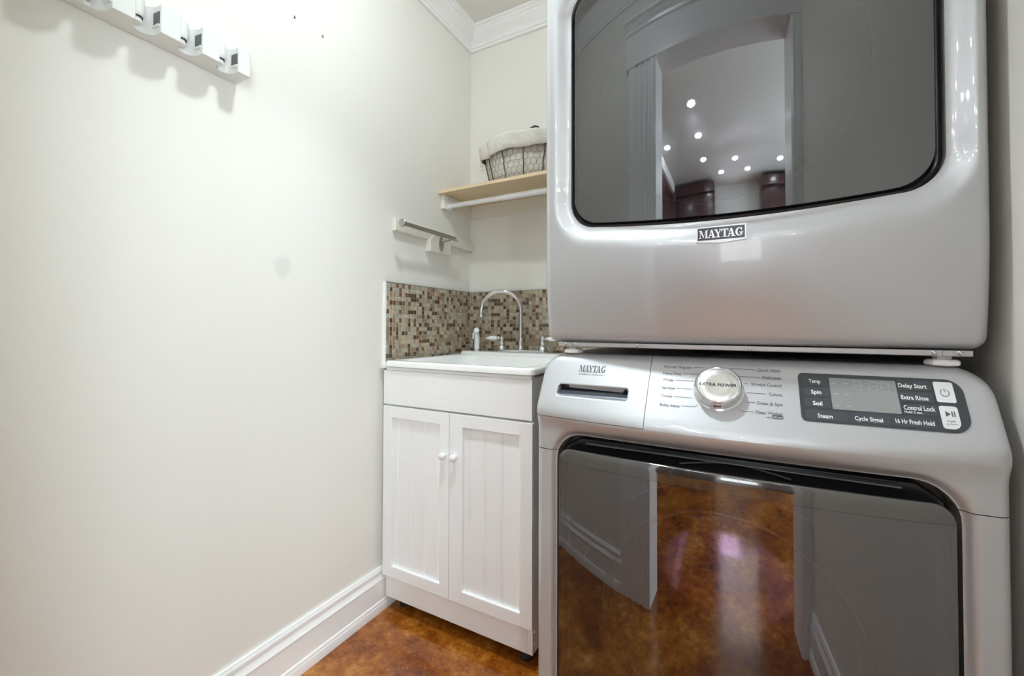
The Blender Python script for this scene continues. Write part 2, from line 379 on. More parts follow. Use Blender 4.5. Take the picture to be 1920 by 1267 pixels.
# ------------------------------------------------------------------ appliances
X0, HW = -.034, .343
def w_raw(x, z):
    q = (x-X0)/HW; b = max(0, 1-q*q)
    zb = .848-.010*b; Yb = .800-.026*b; Yt = .862+.008*b; Yf = .812-.016*b
    if z >= zb: return Yb+(Yt-Yb)*(z-zb)/(.958-zb)
    t = min(1, (zb-z)/.036); t = t*t*(3-2*t); return Yb+(Yf-Yb)*t
def WF(x, z): return sum(w_raw(x, z+k*.003) for k in (-4, -3, -2, -1, 0, 1, 2, 3, 4))/9
def DF(x, z):
    q = (x-X0)/HW; b = max(0, 1-q*q)
    t = max(0, min(1, (1.175-z)/.185))
    return .849-.030*b+(.016+.018*b)*t*t
def loop(x0, x1, zlo, zhi, rb, rt, nc=9, nx=44, nz=110):
    """rounded rectangle; zlo/zhi may be functions of x. Same point count for any size."""
    fl = zlo if callable(zlo) else (lambda x: zlo); fh = zhi if callable(zhi) else (lambda x: zhi)
    P = []
    def arc(cx, cz, a0, r):
        for k in range(nc):
            a = math.radians(a0+90*k/nc); P.append((cx+r*math.cos(a), cz+r*math.sin(a)))
    arc(x0+rb, fl(x0+rb)+rb, 180, rb)
    for k in range(nx): x = x0+rb+(x1-x0-2*rb)*k/nx; P.append((x, fl(x)))
    arc(x1-rb, fl(x1-rb)+rb, 270, rb)
    za, zb = fl(x1-rb)+rb, fh(x1-rt)-rt
    for k in range(nz): P.append((x1, za+(zb-za)*k/nz))
    arc(x1-rt, fh(x1-rt)-rt, 0, rt)
    for k in range(nx): x = x1-rt-(x1-x0-2*rt)*k/nx; P.append((x, fh(x)))
    arc(x0+rt, fh(x0+rt)-rt, 90, rt)
    za, zb = fh(x0+rt)-rt, fl(x0+rb)+rb
    for k in range(nz): P.append((x0, za+(zb-za)*k/nz))
    return P
def near_dist(px, pz, P, k, span=60):
    N = len(P); best = 9.0
    for j in range(k-span, k+span):
        ax, az = P[j % N]; bx, bz = P[(j+1) % N]; dx, dz = bx-ax, bz-az
        q = dx*dx+dz*dz
        t = 0 if q == 0 else max(0, min(1, ((px-ax)*dx+(pz-az)*dz)/q))
        d = (px-ax-t*dx)**2+(pz-az-t*dz)**2
        if d < best: best = d
    return math.sqrt(best)
def ring_front(inner, outer, F, K, lipw, lipd, rout, recess):
    N = len(inner); V = []; ts = [.5-.5*math.cos(math.pi*k/K) for k in range(K+1)]
    rows = []
    for e in (recess, recess*.45, .004):            # wall of the recess, deepest first
        rows.append([(x, F(x, z)+lipd+e, z) for x, z in inner])
    for t in ts:
        row = []
        for ix, ((a, b), (c, d)) in enumerate(zip(inner, outer)):
            x, z = a+(c-a)*t, b+(d-b)*t; L = math.hypot(c-a, d-b)
            y = F(x, z); di = near_dist(x, z, inner, ix); do = near_dist(x, z, outer, ix)
            if di < lipw: s_ = 1-di/lipw; y += lipd*s_*s_*(3-2*s_)
            if do < rout: s_ = (rout-do)/rout; y += rout*(1-math.sqrt(max(0, 1-s_*s_)))
            row.append((x, y, z))
        rows.append(row)
    m = MB(); R = len(rows)
    v = [p for r in rows for p in r]
    f = [(i*N+k, i*N+(k+1) % N, (i+1)*N+(k+1) % N, (i+1)*N+k) for i in range(R-1) for k in range(N)]
    m.add(v, f); return m, rows[-1]
def shell(last, back):
    N = len(last); m = MB(); v = list(last)+[(x, back, z) for x, y, z in last]
    m.add(v, [(k, (k+1) % N, N+(k+1) % N, N+k) for k in range(N)]+[tuple(range(N, 2*N))]); return m
def to_bm(m):
    me = bpy.data.meshes.new('tmp'); me.from_pydata(m.v, [], m.f); bm = bmesh.new(); bm.from_mesh(me); bpy.data.meshes.remove(me)
    bmesh.ops.recalc_face_normals(bm, faces=bm.faces)
    return bm
def cut(bm, co, no):
    bmesh.ops.bisect_plane(bm, geom=bm.verts[:]+bm.edges[:]+bm.faces[:], plane_co=co, plane_no=no, dist=1e-6)
def bm_part(bm, keep, name, m, parent, angle=40):
    b2 = bm.copy()
    bmesh.ops.delete(b2, geom=[f for f in b2.faces if not keep(f.calc_center_median())], context='FACES')
    me = bpy.data.meshes.new(name); b2.to_mesh(me); b2.free()
    return link(name, me, m, parent, smooth=True, angle=angle)
def patch(poly, F, eps, name, m, parent, thick=0.0, nx=10):
    """flat polygon (x, z) laid on a curved face y = F(x, z), eps in front of it."""
    bm = bmesh.new(); vs = [bm.verts.new((p[0], 0, p[1])) for p in poly]; bm.faces.new(vs)
    xs = [p[0] for p in poly]
    for k in range(1, nx): cut(bm, (min(xs)+(max(xs)-min(xs))*k/nx, 0, 0), (1, 0, 0))
    bm.normal_update(); bm.faces.ensure_lookup_table()
    if bm.faces[0].normal.y > 0: bmesh.ops.reverse_faces(bm, faces=bm.faces)
    if thick:
        r = bmesh.ops.extrude_face_region(bm, geom=bm.faces[:])
        top = [v for v in r['geom'] if isinstance(v, bmesh.types.BMVert)]
        for v in bm.verts: v.co.y = F(v.co.x, v.co.z)-eps
        for v in top: v.co.y -= thick
        bmesh.ops.recalc_face_normals(bm, faces=bm.faces)
    else:
        for v in bm.verts: v.co.y = F(v.co.x, v.co.z)-eps
    me = bpy.data.meshes.new(name); bm.to_mesh(me); bm.free()
    return link(name, me, m, parent)
def strip_line(pts, F, w_, name, m, parent, eps=.0004):
    b = MB()
    for (a, c) in zip(pts[:-1], pts[1:]):
        d = Vector((c[0]-a[0], c[1]-a[1])); n = Vector((-d.y, d.x)).normalized()*w_/2; q = []
        for p, s_ in ((a, 1), (c, 1), (c, -1), (a, -1)):
            x, z = p[0]+n.x*s_, p[1]+n.y*s_; q.append((x, F(x, z)-eps, z))
        b.add(q, [(0, 1, 2, 3)])
    return b.build(name, m, parent)
_fc = bpy.data.curves.new('f', 'FONT'); _fo = bpy.data.objects.new('f', _fc); COL.objects.link(_fo)
def text_mesh(body, offset=0.0):
    _fc.body = body; _fc.size = 1.0; _fc.offset = offset; _fc.resolution_u = 3
    dg = bpy.context.evaluated_depsgraph_get(); dg.update()
    return bpy.data.meshes.new_from_object(_fo.evaluated_get(dg))
def put_text(body, x0, x1, zmid, cap, F, name, m, parent, eps=.0006, offset=0.0, skew=0.0):
    me = text_mesh(body, offset)
    xs = [v.co.x for v in me.vertices]; a, b = min(xs), max(xs)
    cz = .36                                         # middle of a capital in font units
    for v in me.vertices:
        z = zmid+(v.co.y-cz)*cap/.72; x = x0+(v.co.x-a)*(x1-x0)/(b-a)+skew*(z-zmid)
        v.co = (x, F(x, z)-eps, z)
    return link(name, me, m, parent)
def serif_word(x0, x1, z0, z1, F, eps, thick, name, m, parent):
    """MAYTAG in bold bracketed serif capitals, built from polygons."""
    A = [[(.10, .05), (.20, .05), (.55, 1), (.45, 1)], [(.66, .05), (.95, .05), (.64, 1), (.42, 1)], [(.25, .28), (.74, .28), (.72, .37), (.28, .37)], [(0, 0), (.36, 0), (.36, .09), (0, .09)], [(.56, 0), (1.06, 0), (1.06, .09), (.56, .09)]]
    Mm = [[(.12, .05), (.20, .05), (.20, .95), (.12, .95)], [(.92, .05), (1.16, .05), (1.16, .95), (.92, .95)], [(.10, 1), (.36, 1), (.70, .22), (.62, 0)], [(.62, 0), (.70, .22), (1.0, 1), (.94, 1)], [(0, 0), (.34, 0), (.34, .09), (0, .09)], [(.80, 0), (1.28, 0), (1.28, .09), (.80, .09)], [(0, .91), (.34, .91), (.34, 1), (0, 1)], [(.94, .91), (1.28, .91), (1.28, 1), (.94, 1)]]
    Y = [[(.08, .95), (.36, .95), (.62, .46), (.42, .42)], [(.80, .95), (.90, .95), (.62, .42), (.54, .46)], [(.42, .05), (.66, .05), (.66, .48), (.42, .48)], [(.26, 0), (.82, 0), (.82, .09), (.26, .09)], [(0, .91), (.44, .91), (.44, 1), (0, 1)], [(.68, .91), (1.04, .91), (1.04, 1), (.68, 1)]]
    T = [[(.36, .05), (.62, .05), (.62, .95), (.36, .95)], [(0, .89), (.98, .89), (.98, 1), (0, 1)], [(0, .66), (.06, .66), (.14, .89), (0, .89)], [(.92, .66), (.98, .66), (.98, .89), (.84, .89)], [(.20, 0), (.78, 0), (.78, .09), (.20, .09)]]
    G = []
    n = 18
    for k in range(n):
        a, b = [math.radians(48+(322-48)*(k+j)/n) for j in (0, 1)]
        def po(t): return (.5+.5*math.cos(t), .5+.5*math.sin(t))
        def pi(t): return (.54+.26*math.cos(t), .5+.41*math.sin(t))
        G.append([po(a), po(b), pi(b), pi(a)])
    G += [[(.66, .08), (.90, .12), (.90, .44), (.66, .44)], [(.50, .38), (1.04, .38), (1.04, .47), (.50, .47)], [(.80, .66), (.88, .66), (.88, 1), (.83, 1), (.76, .82)]]
    letters = [(Mm, 1.28), (A, 1.06), (Y, 1.04), (T, .98), (A, 1.06), (G, 1.04)]
    gaps = [-.04, -.16, -.10, -.14, .02]
    tot = sum(l[1] for l in letters)+sum(gaps); k = (x1-x0)/tot; b = MB(); cx = 0
    for i, (polys, wd) in enumerate(letters):
        for p in polys:
            q = [(x0+(cx+u)*k, z0+(z1-z0)*v) for u, v in p]; nn = len(q)
            fr = [(x, F(x, z)-eps-thick, z) for x, z in q]; bk = [(x, F(x, z)-eps+.0003, z) for x, z in q]
            b.add(fr+bk, [tuple(range(nn))]+[(j, (j+1) % nn, nn+(j+1) % nn, nn+j) for j in range(nn)])
        cx += wd+(gaps[i] if i < 5 else 0)
    return b.build(name, m, parent)
def glass_sheet(x0, x1, flo, fhi, r, G, thick, name, m, parent, nx=56, nz=24):
    b = MB(); cols = []
    for i in range(nx+1):
        x = x0+(x1-x0)*(.5-.5*math.cos(math.pi*i/nx)); dx = min(x-x0, x1-x); e = r[0]-math.sqrt(max(0, r[0]**2-(r[0]-dx)**2)) if dx < r[0] else 0
        et = r[1]-math.sqrt(max(0, r[1]**2-(r[1]-dx)**2)) if dx < r[1] else 0
        lo, hi = flo(x)+e, fhi(x)-et
        cols.append([(x, lo+(hi-lo)*j/nz) for j in range(nz+1)])
    v = [(x, G(x, z), z) for c in cols for x, z in c]; n = nz+1
    f = [(i*n+j, (i+1)*n+j, (i+1)*n+j+1, i*n+j+1) for i in range(nx) for j in range(nz)]
    bd = [(i, 0) for i in range(nx)]+[(nx, j) for j in range(nz)]+[(i, nz) for i in range(nx, 0, -1)]+[(0, j) for j in range(nz, 0, -1)]
    o = len(v); v += [(cols[i][j][0], G(*cols[i][j])+thick, cols[i][j][1]) for i, j in bd]
    for k in range(len(bd)):
        a, c = bd[k], bd[(k+1) % len(bd)]; f.append((a[0]*n+a[1], o+k, o+(k+1) % len(bd), c[0]*n+c[1]))
    b.add(v, f)
    return b.build(name, m, parent, smooth=True, angle=40)
def cyl(ya, R): return lambda x, z: ya+R-math.sqrt(R*R-(x-X0)**2)

# ---- washing machine
wm = thing('washing_machine', 'metallic slate front-load washing machine with round selector dial, under the dryer', 'washing machine', (X0, 1.2, 0))
outer = loop(X0-HW-.003, X0+HW+.007, .045, .962, .012, .042)
inner = loop(-.336, .268, .115, .803, .05, .055)
front, last = ring_front(inner, outer, WF, 30, .014, .010, .014, .05)
shell(last, 1.60).build('cabinet', 'slate_shell', wm, smooth=True)
bm = to_bm(front)
SZ, DX, DZ = .767, -.1555, .837
for z in (SZ-.0006, SZ+.0006, DZ-.0005, DZ+.0005): cut(bm, (0, 0, z), (0, 0, 1))
for x in (DX-.0005, DX+.0005): cut(bm, (x, 0, 0), (1, 0, 0))
SX0, SX1, SZ0, SZ1 = -.3405, -.1885, .8755, .9040
for x in (SX0+.002, SX1-.002): cut(bm, (x, 0, 0), (1, 0, 0))
for z in (SZ0+.002, SZ1-.002): cut(bm, (0, 0, z), (0, 0, 1))
isdrawer = lambda c: c.x < DX+.0005 and c.z > DZ-.0005
fp = bm_part(bm, lambda c: c.z > SZ+.0006 and not isdrawer(c), 'control_panel', 'slate', wm)
dr = bm_part(bm, lambda c: c.x < DX-.0005 and c.z > DZ+.0005 and not (SX0+.002 < c.x < SX1-.002 and SZ0+.002 < c.z < SZ1-.002), 'dispenser_drawer', 'slate', wm)
bm_part(bm, lambda c: c.z < SZ-.0006, 'front_frame', 'slate', wm)
bm.free()
dr['label'] = 'detergent drawer front with a long pull slot'
# pull slot
o_ = loop(SX0-.0005, SX1+.0005, SZ0-.0005, SZ1+.0005, .008, .008, 5, 16, 6); i_ = loop(SX0+.0035, SX1-.0035, SZ0+.0035, SZ1-.0035, .006, .006, 5, 16, 6)
b = MB(); N = len(o_)
rows = [[(x, WF(x, z)+.00005, z) for x, z in o_], [((a[0]+c[0])/2, WF((a[0]+c[0])/2, (a[1]+c[1])/2)-.0003, (a[1]+c[1])/2) for a, c in zip(o_, i_)], [(x, WF(x, z)+.0016, z) for x, z in i_], [(x, WF(x, z)+.02, z) for x, z in i_]]
b.add([p for r in rows for p in r], [(i*N+k, i*N+(k+1) % N, (i+1)*N+(k+1) % N, (i+1)*N+k) for i in range(3) for k in range(N)])
b.build('slot_bezel', 'slate', dr, smooth=True, angle=60)
b = MB(); xa, xb = SX0+.0025, SX1-.0025; nn = 12; cols = []
for k in range(nn+1):
    x = xa+(xb-xa)*k/nn; y0 = WF(x, SZ0+.003)+.004
    cols.append([(x, y0, SZ0+.0015), (x, y0+.012, SZ0+.004), (x, y0+.022, SZ0+.011), (x, .866, SZ0+.0125), (x, .868, SZ0+.014), (x, .868, SZ1+.004), (x, WF(x, SZ1)+.006, SZ1+.001)])
n = 7; b.add([p for c in cols for p in c], [(i*n+j, (i+1)*n+j, (i+1)*n+j+1, i*n+j+1) for i in range(nn) for j in range(n-1)]+[tuple(range(n)), tuple(range(nn*n, nn*n+n))])
b.build('slot_pocket', 'pocket', dr)
MB().prism([(xa+.016, SZ0+.016), (xb-.018, SZ0+.013), (xb-.006, SZ1+.002), (xa+.016, SZ1+.002)], 'Y', .850, .853).build('pull_flap', 'slate_shell', dr)
serif_word(-.2985, -.2425, .9265, .9395, WF, .0005, .0001, 'brand_lettering', 'ink', dr)
put_text('COMMERCIAL TECHNOLOGY', -.2985, -.2435, .9222, .0028, WF, 'small_lettering', 'ink', dr)
# cycle names round the dial
for body, xa, xb, z in (('Normal / Regular', -.1312, -.082, .9443), ('Heavy Duty', -.1312, -.0986, .9325), ('Whites', -.1312, -.1112, .9212), ('Sanitize', -.1309, -.108, .9075), ('Towels', -.1309, -.1117, .8942), ('Bulky Items', -.1309, -.0971, .8795),
                        ('Quick Wash', .0245, .0587, .9455), ('Delicates', .0317, .0587, .9337), ('Wrinkle Control', .0142, .0587, .9222), ('Colors', .0404, .0587, .9083), ('Drain & Spin', .023, .0588, .8940), ('Clean Washer', .0195, .0587, .8805)):
    put_text(body, xa, xb, z, .0046, WF, 'lettering', 'ink', fp, offset=.008)
put_text('with', .0344, .0415, .8745, .0028, WF, 'lettering', 'ink', fp)
patch(rrect(.0427, .0587, .8727, .8782, .0022, 4), WF, .0004, 'cleaner_mark', 'ink', fp)
put_text('affresh', .0437, .0577, .8755, .0030, WF, 'lettering', 'panel', fp, eps=.0007)
for pts in ([(-.0784, .945), (-.0600, .945)], [(-.0969, .933), (-.0660, .933)], [(-.1088, .9212), (-.0760, .9212)], [(-.1052, .9078), (-.0790, .9078)], [(-.1089, .8938), (-.0780, .8938)], [(-.0949, .880), (-.0722, .8803), (-.0675, .8836)],
            [(.0213, .9455), (-.0171, .9455), (-.0192, .9425)], [(.0289, .9332), (-.0044, .9332)], [(.0094, .9218), (.0037, .9218)], [(.0366, .9081), (.0076, .9081)], [(.0199, .8939), (.0045, .8939)], [(.0172, .88), (-.0014, .88), (-.0045, .883)]):
    strip_line(pts, WF, .0007, 'pointer_line', 'ink', fp)
# dial
kx, kz = -.0362, .9080
ky = WF(kx, kz); dz = .004; nrm = Vector((0, -(2*dz), (WF(kx, kz+dz)-WF(kx, kz-dz)))).normalized()
kn = MB().lathe([(.0405, -.002), (.0405, .0015), (.0375, .003), (.0380, .012), (.0372, .0195), (.0352, .0215), (.0335, .0205), (.0328, .0192)], (kx, ky, kz), nrm, 64).build('selector_dial', 'dialring', wm, smooth=True, angle=30)
kn['label'] = 'round chrome dial with a brushed face'
face = MB().lathe([(.0330, .0185), (.0330, .0205), (.0322, .0212), (.018, .0207), (.006, .0203), (.0005, .0202)], (kx, ky, kz), nrm, 48).build('dial_face', 'knobface', kn, smooth=True, angle=60)
me = text_mesh('EXTRA POWER', .012); xs = [v.co.x for v in me.vertices]; a_, b_ = min(xs), max(xs); e2 = nrm.cross(Vector((1, 0, 0))); e2 = -e2 if e2.z < 0 else e2
for v in me.vertices:
    u = -.0290+(v.co.x-a_)*.058/(b_-a_); t = (v.co.y-.36)*.0058/.72
    v.co = Vector((kx, ky, kz))+nrm*.0216+Vector((1, 0, 0))*u+e2*t
link('lettering', me, 'dark_ink', kn)
strip = MB().box(-.006, .006, -.001, .001, -.0015, .0015)
mk = strip.build('index_mark', 'redwood', kn); q = Vector((kx, ky, kz))+nrm*.012-e2*.0376; mk.data.transform(Matrix.Translation(q) @ nrm.to_track_quat('Z', 'Y').to_matrix().to_4x4() @ Matrix.Rotation(0, 4, 'X')); mk.data.update()
# touch display
disp = patch(rrect(.0828, .2800, .8745, .9440, [.007, .020, .018, .007], 6), WF, .0004, 'touch_display', 'display', wm, thick=.0012, nx=24)
E_ = .0018
def key(x0, x1, z0, z1, m='display_key', r=.003): return patch(rrect(x0, x1, z0, z1, r, 4), WF, E_-.0002, 'key', m, disp, thick=.0006, nx=6)
patch(rrect(.1245, .2065, .8935, .9385, .001, 2), WF, E_-.0001, 'screen', 'lcd', disp, thick=.0003)
for (x0, x1, z0, z1) in ((.0880, .1225, .9255, .9388), (.0885, .1227, .9098, .9235), (.0890, .1230, .8938, .9080), (.0885, .1412, .8775, .8905), (.1430, .1920, .8775, .8905), (.1945, .2420, .8775, .8905), (.2085, .2455, .9268, .9400), (.2090, .2455, .9105, .9245), (.2095, .2465, .8940, .9080)): key(x0, x1, z0, z1)
k1 = key(.2490, .2698, .9128, .9402, 'key_white', .0025); k2 = patch(rrect(.2490, .2685, .8790, .9080, [.003, .009, .003, .003], 4), WF, E_-.0002, 'key', 'key_white', disp, thick=.0006, nx=6)
for body, xa, xb, z, cp in (('Temp', .0970, .1128, .9325, .0058), ('Spin', .0988, .1122, .9165, .0058), ('Soil', .0996, .1118, .9003, .0058), ('Steam', .1040, .1230, .8832, .0056), ('Cycle Signal', .1500, .1830, .8837, .0056), ('16 Hr Fresh Hold', .1975, .2400, .8845, .0056),
                            ('Delay Start', .2090, .2410, .9330, .0058), ('Extra Rinse', .2095, .2400, .9168, .0058), ('Control Lock', .2100, .2445, .9030, .0060), ('Hold 3 sec.', .2100, .2300, .8972, .0030)):
    put_text(body, xa, xb, z, cp, WF, 'lettering', 'white_ink', disp, eps=E_+.0009, offset=.018)
put_text('Hold', .2545, .2630, .8893, .0024, WF, 'lettering', 'ink', disp, eps=E_+.0009)
put_text('to Start', .2530, .2650, .8856, .0024, WF, 'lettering', 'ink', disp, eps=E_+.0009)
ring = [(.2594+.0046*math.cos(a), .9258+.0046*math.sin(a)) for a in [math.radians(115+310*k/20) for k in range(21)]]
strip_line(ring, WF, .0008, 'power_symbol', 'ink', disp, eps=E_+.0009); strip_line([(.2594, .9268), (.2594, .9310)], WF, .0008, 'power_symbol', 'ink', disp, eps=E_+.0009)
patch([(.2545, .8945), (.2598, .8982), (.2545, .9019)], WF, E_+.0009, 'play_symbol', 'ink', disp, nx=2)
for x in (.2615, .2640): strip_line([(x, .8945), (x, .9019)], WF, .0012, 'pause_symbol', 'ink', disp, eps=E_+.0009)
sg = MB()
for cx_ in (.1600, .1790, .1930):
    w2, h2, cz_ = .0042, .0062, .9290
    segs = [((cx_-w2, cz_+h2), (cx_+w2, cz_+h2)), ((cx_-w2, cz_), (cx_+w2, cz_)), ((cx_-w2, cz_-h2), (cx_+w2, cz_-h2)), ((cx_-w2-.0006, cz_-h2), (cx_-w2-.0006, cz_+h2)), ((cx_+w2+.0006, cz_-h2), (cx_+w2+.0006, cz_+h2))]
    for a, c in segs: strip_line([a, c], WF, .0009, 'digit_segment', 'lcd_seg', disp, eps=E_+.0004)
for z in (.9255, .9325): strip_line([(.1695, z), (.1710, z)], WF, .0014, 'digit_segment', 'lcd_seg', disp, eps=E_+.0004)
for z in (.9310, .9155, .8990):
    for x in (.1275, .1420): strip_line([(x, z), (x+.006, z)], WF, .0016, 'screen_legend', 'lcd_seg', disp, eps=E_+.0004)
# recess behind the door and the door itself
box('door_recess', 'black', -.345, .277, .856, .865, .10, .815, wm)
dg_ = cyl(.775, 1.43)
door = bpy.data.objects.new('door', None); COL.objects.link(door); setparent(door, wm); door['label'] = 'dark smoked glass washer door'
glass_sheet(-.3275, .2585, lambda x: .135, lambda x: .7478, (.04, .0005), dg_, .016, 'glass', 'glass', door)
top_z = lambda x: .779-.004*((x-X0)/.3)**2
b = MB(); nx = 60; x0, x1 = -.3275, .2585; cols = []
rt = .026
for i in range(nx+1):
    x = x0+(x1-x0)*(.5-.5*math.cos(math.pi*i/nx)); dx = min(x-x0, x1-x); e = rt-math.sqrt(max(0, rt*rt-(rt-dx)**2)) if dx < rt else 0
    hi = top_z(x)-e; lo = .7482
    cols.append([(x, dg_(x, 0), lo), (x, dg_(x, 0), (lo+hi)/2), (x, dg_(x, 0), hi-.002), (x, dg_(x, 0)+.0015, hi-.0004), (x, dg_(x, 0)+.004, hi), (x, dg_(x, 0)+.008, hi-.001), (x, dg_(x, 0)+.010, hi-.012)])
n = 7
b.add([p for c in cols for p in c], [(i*n+j, (i+1)*n+j, (i+1)*n+j+1, i*n+j+1) for i in range(nx) for j in range(n-1)])
b.build('handle_strip', 'handle_strip', door, smooth=True, angle=50)
hp = MB(); hp.prism([(-.325, .748), (.256, .748), (.256, .770), (.225, .792), (-.290, .792), (-.325, .770)], 'Y', .833, .848); hp.build('handle_pocket', 'black', door, bevel=.003)
b = MB(); b.box(-.276, .206, .820, .834, .7838, .7865); b.build('pocket_ledge', 'ledge', door, bevel=.001)
MB().tube([(-.10+.17*t, .826, .772+.012*math.sin(math.pi*t)) for t in [k/16 for k in range(17)]], .0016, 6).build('finger_scoop', 'ledge', door, smooth=True)
CX, CZ_ = -.034, .475
box('door_back', 'dark_inside', -.320, .250, .852, .856, .13, .77, door)
bowl = MB().lathe([(.205, .0), (.198, .004), (.18, .012), (.15, .022), (.11, .031), (.06, .037), (.001, .039)], (CX, .8485, CZ_), (0, -1, 0), 64)
bowl.build('window_bowl', 'bowl', door, smooth=True, angle=60)
MB().tube([(CX+.212*math.cos(a), .845, CZ_+.212*math.sin(a)) for a in [2*math.pi*k/72 for k in range(72)]], .004, 8, closed=True).build('window_ring', 'bowl_ring', door, smooth=True)
MB().tube([(CX+.262*math.cos(a), .846, CZ_+.262*math.sin(a)) for a in [2*math.pi*k/72 for k in range(72)]], .0016, 6, closed=True).build('window_rim', 'bowl_ring', door, smooth=True)
# feet
for x in (X0-HW+.05, X0+HW-.05):
    for y in (.90, 1.54):
        MB().lathe([(.022, 0), (.024, .006), (.012, .012), (.008, .05)], (x, y, 0), (0, 0, 1), 16).build('foot', 'black_matte', wm, smooth=True)

# ---- dryer stacked on top
dy = thing('clothes_dryer', 'metallic slate clothes dryer with a large tinted door, stacked on the washer', 'dryer', (X0, 1.2, .9625))
sag = lambda x: 1.234-.023*max(0, 1-((x-(-.025))/.295)**2)
outer = loop(X0-HW-.003, X0+HW+.007, .988, 1.945, .020, .03); inner = loop(-.3195, .2700, sag, 1.735, .058, .05)
front, last = ring_front(inner, outer, DF, 30, .040, .015, .016, .045)
front.build('front_panel', 'slate', dy, smooth=True, angle=45)
shell(last, 1.58).build('cabinet', 'slate_shell', dy, smooth=True)
box('door_recess', 'black', -.335, .285, .884, .892, 1.19, 1.75, dy)
ddg = cyl(.828, 1.40)
door = bpy.data.objects.new('door', None); COL.objects.link(door); setparent(door, dy); door['label'] = 'dark tinted glass dryer door'
glass_sheet(-.3120, .2585, lambda x: sag(x)+.009, lambda x: 1.727, (.050, .043), ddg, .018, 'glass', 'glass', door)
rimp = loop(-.3150, .2640, lambda x: sag(x)+.0045, 1.730, .054, .046)
MB().tube([(x, ddg(x, z)+.012, z) for x, z in rimp], .0050, 8, closed=True).build('gasket', 'black', door, smooth=True)
box('door_back', 'dark_inside', -.310, .260, .880, .884, 1.22, 1.725, door)
MB().lathe([(.215, .0), (.205, .008), (.18, .014), (.12, .018), (.001, .020)], (X0, .878, 1.475), (0, -1, 0), 64).build('window_bowl', 'bowl_dark', door, smooth=True, angle=60)
MB().tube([(X0+.224*math.cos(a), .872, 1.475+.224*math.sin(a)) for a in [2*math.pi*k/72 for k in range(72)]], .0022, 8, closed=True).build('window_ring', 'bowl_ring', door, smooth=True)
# badge under the door
bx0, bx1, bz0, bz1 = -.0695, .0085, 1.1705, 1.1970
bd = patch([(bx0, bz0), ((bx0+bx1)/2, bz0-.0035), (bx1, bz0), (bx1, bz1), (bx0, bz1)], DF, -.0004, 'badge', 'badge_silver', dy, thick=.0022, nx=8)
bd['label'] = 'chrome edged brand badge'
patch([(bx0+.0022, bz0+.0026), (bx1-.0022, bz0+.0026), (bx1-.0022, bz1-.0022), (bx0+.0022, bz1-.0022)], DF, .0018, 'badge_field', 'badge', bd, thick=.0002, nx=8)
serif_word(bx0+.0045, bx1-.0045, bz0+.0062, bz1-.0062, DF, .0020, .0006, 'brand_lettering', 'badge_silver', bd)
# stacking bar, screws, feet
bar = MB().prism([(.864, .9775), (.862, .9785), (.862, .9865), (.90, .9865), (.90, .9775)], 'X', -.352, .297).build('stacking_bar', 'slate_shell', dy, bevel=.0008)
def screw(x, y, z, r, name, parent, ax=(0, -1, 0), m='steel'):
    return MB().lathe([(r*1.25, 0), (r*1.25, r*.2), (r*.95, r*.35), (r*.8, r*.8), (r*.45, r*1.0), (r*.4, r*.75), (.0001, r*.7)], (x, y, z), ax, 12).build(name, m, parent, smooth=True)
for x in (-.335, -.314, -.184, .014, .255, .284): screw(x, .8622, .9823, .0032, 'screw', bar)
for x in (-.3245, .2700):
    MB().box(x-.006, x+.006, .8605, .866, .9782, .9862).build('bracket_clip', 'slate_shell', bar, bevel=.0008)
    MB().lathe([(.018, 0), (.021, .002), (.021, .007), (.018, .0095), (.011, .0098), (.011, .015)], (x, .884, .9625), (0, 0, 1), 8).build('foot', 'plastic_white', dy)
for x in (-.3245, .2700): MB().lathe([(.018, 0), (.021, .002), (.021, .009), (.011, .0098), (.011, .026)], (x, 1.50, .9625), (0, 0, 1), 8).build('foot', 'plastic_white', dy)

bpy.data.objects.remove(_fo)

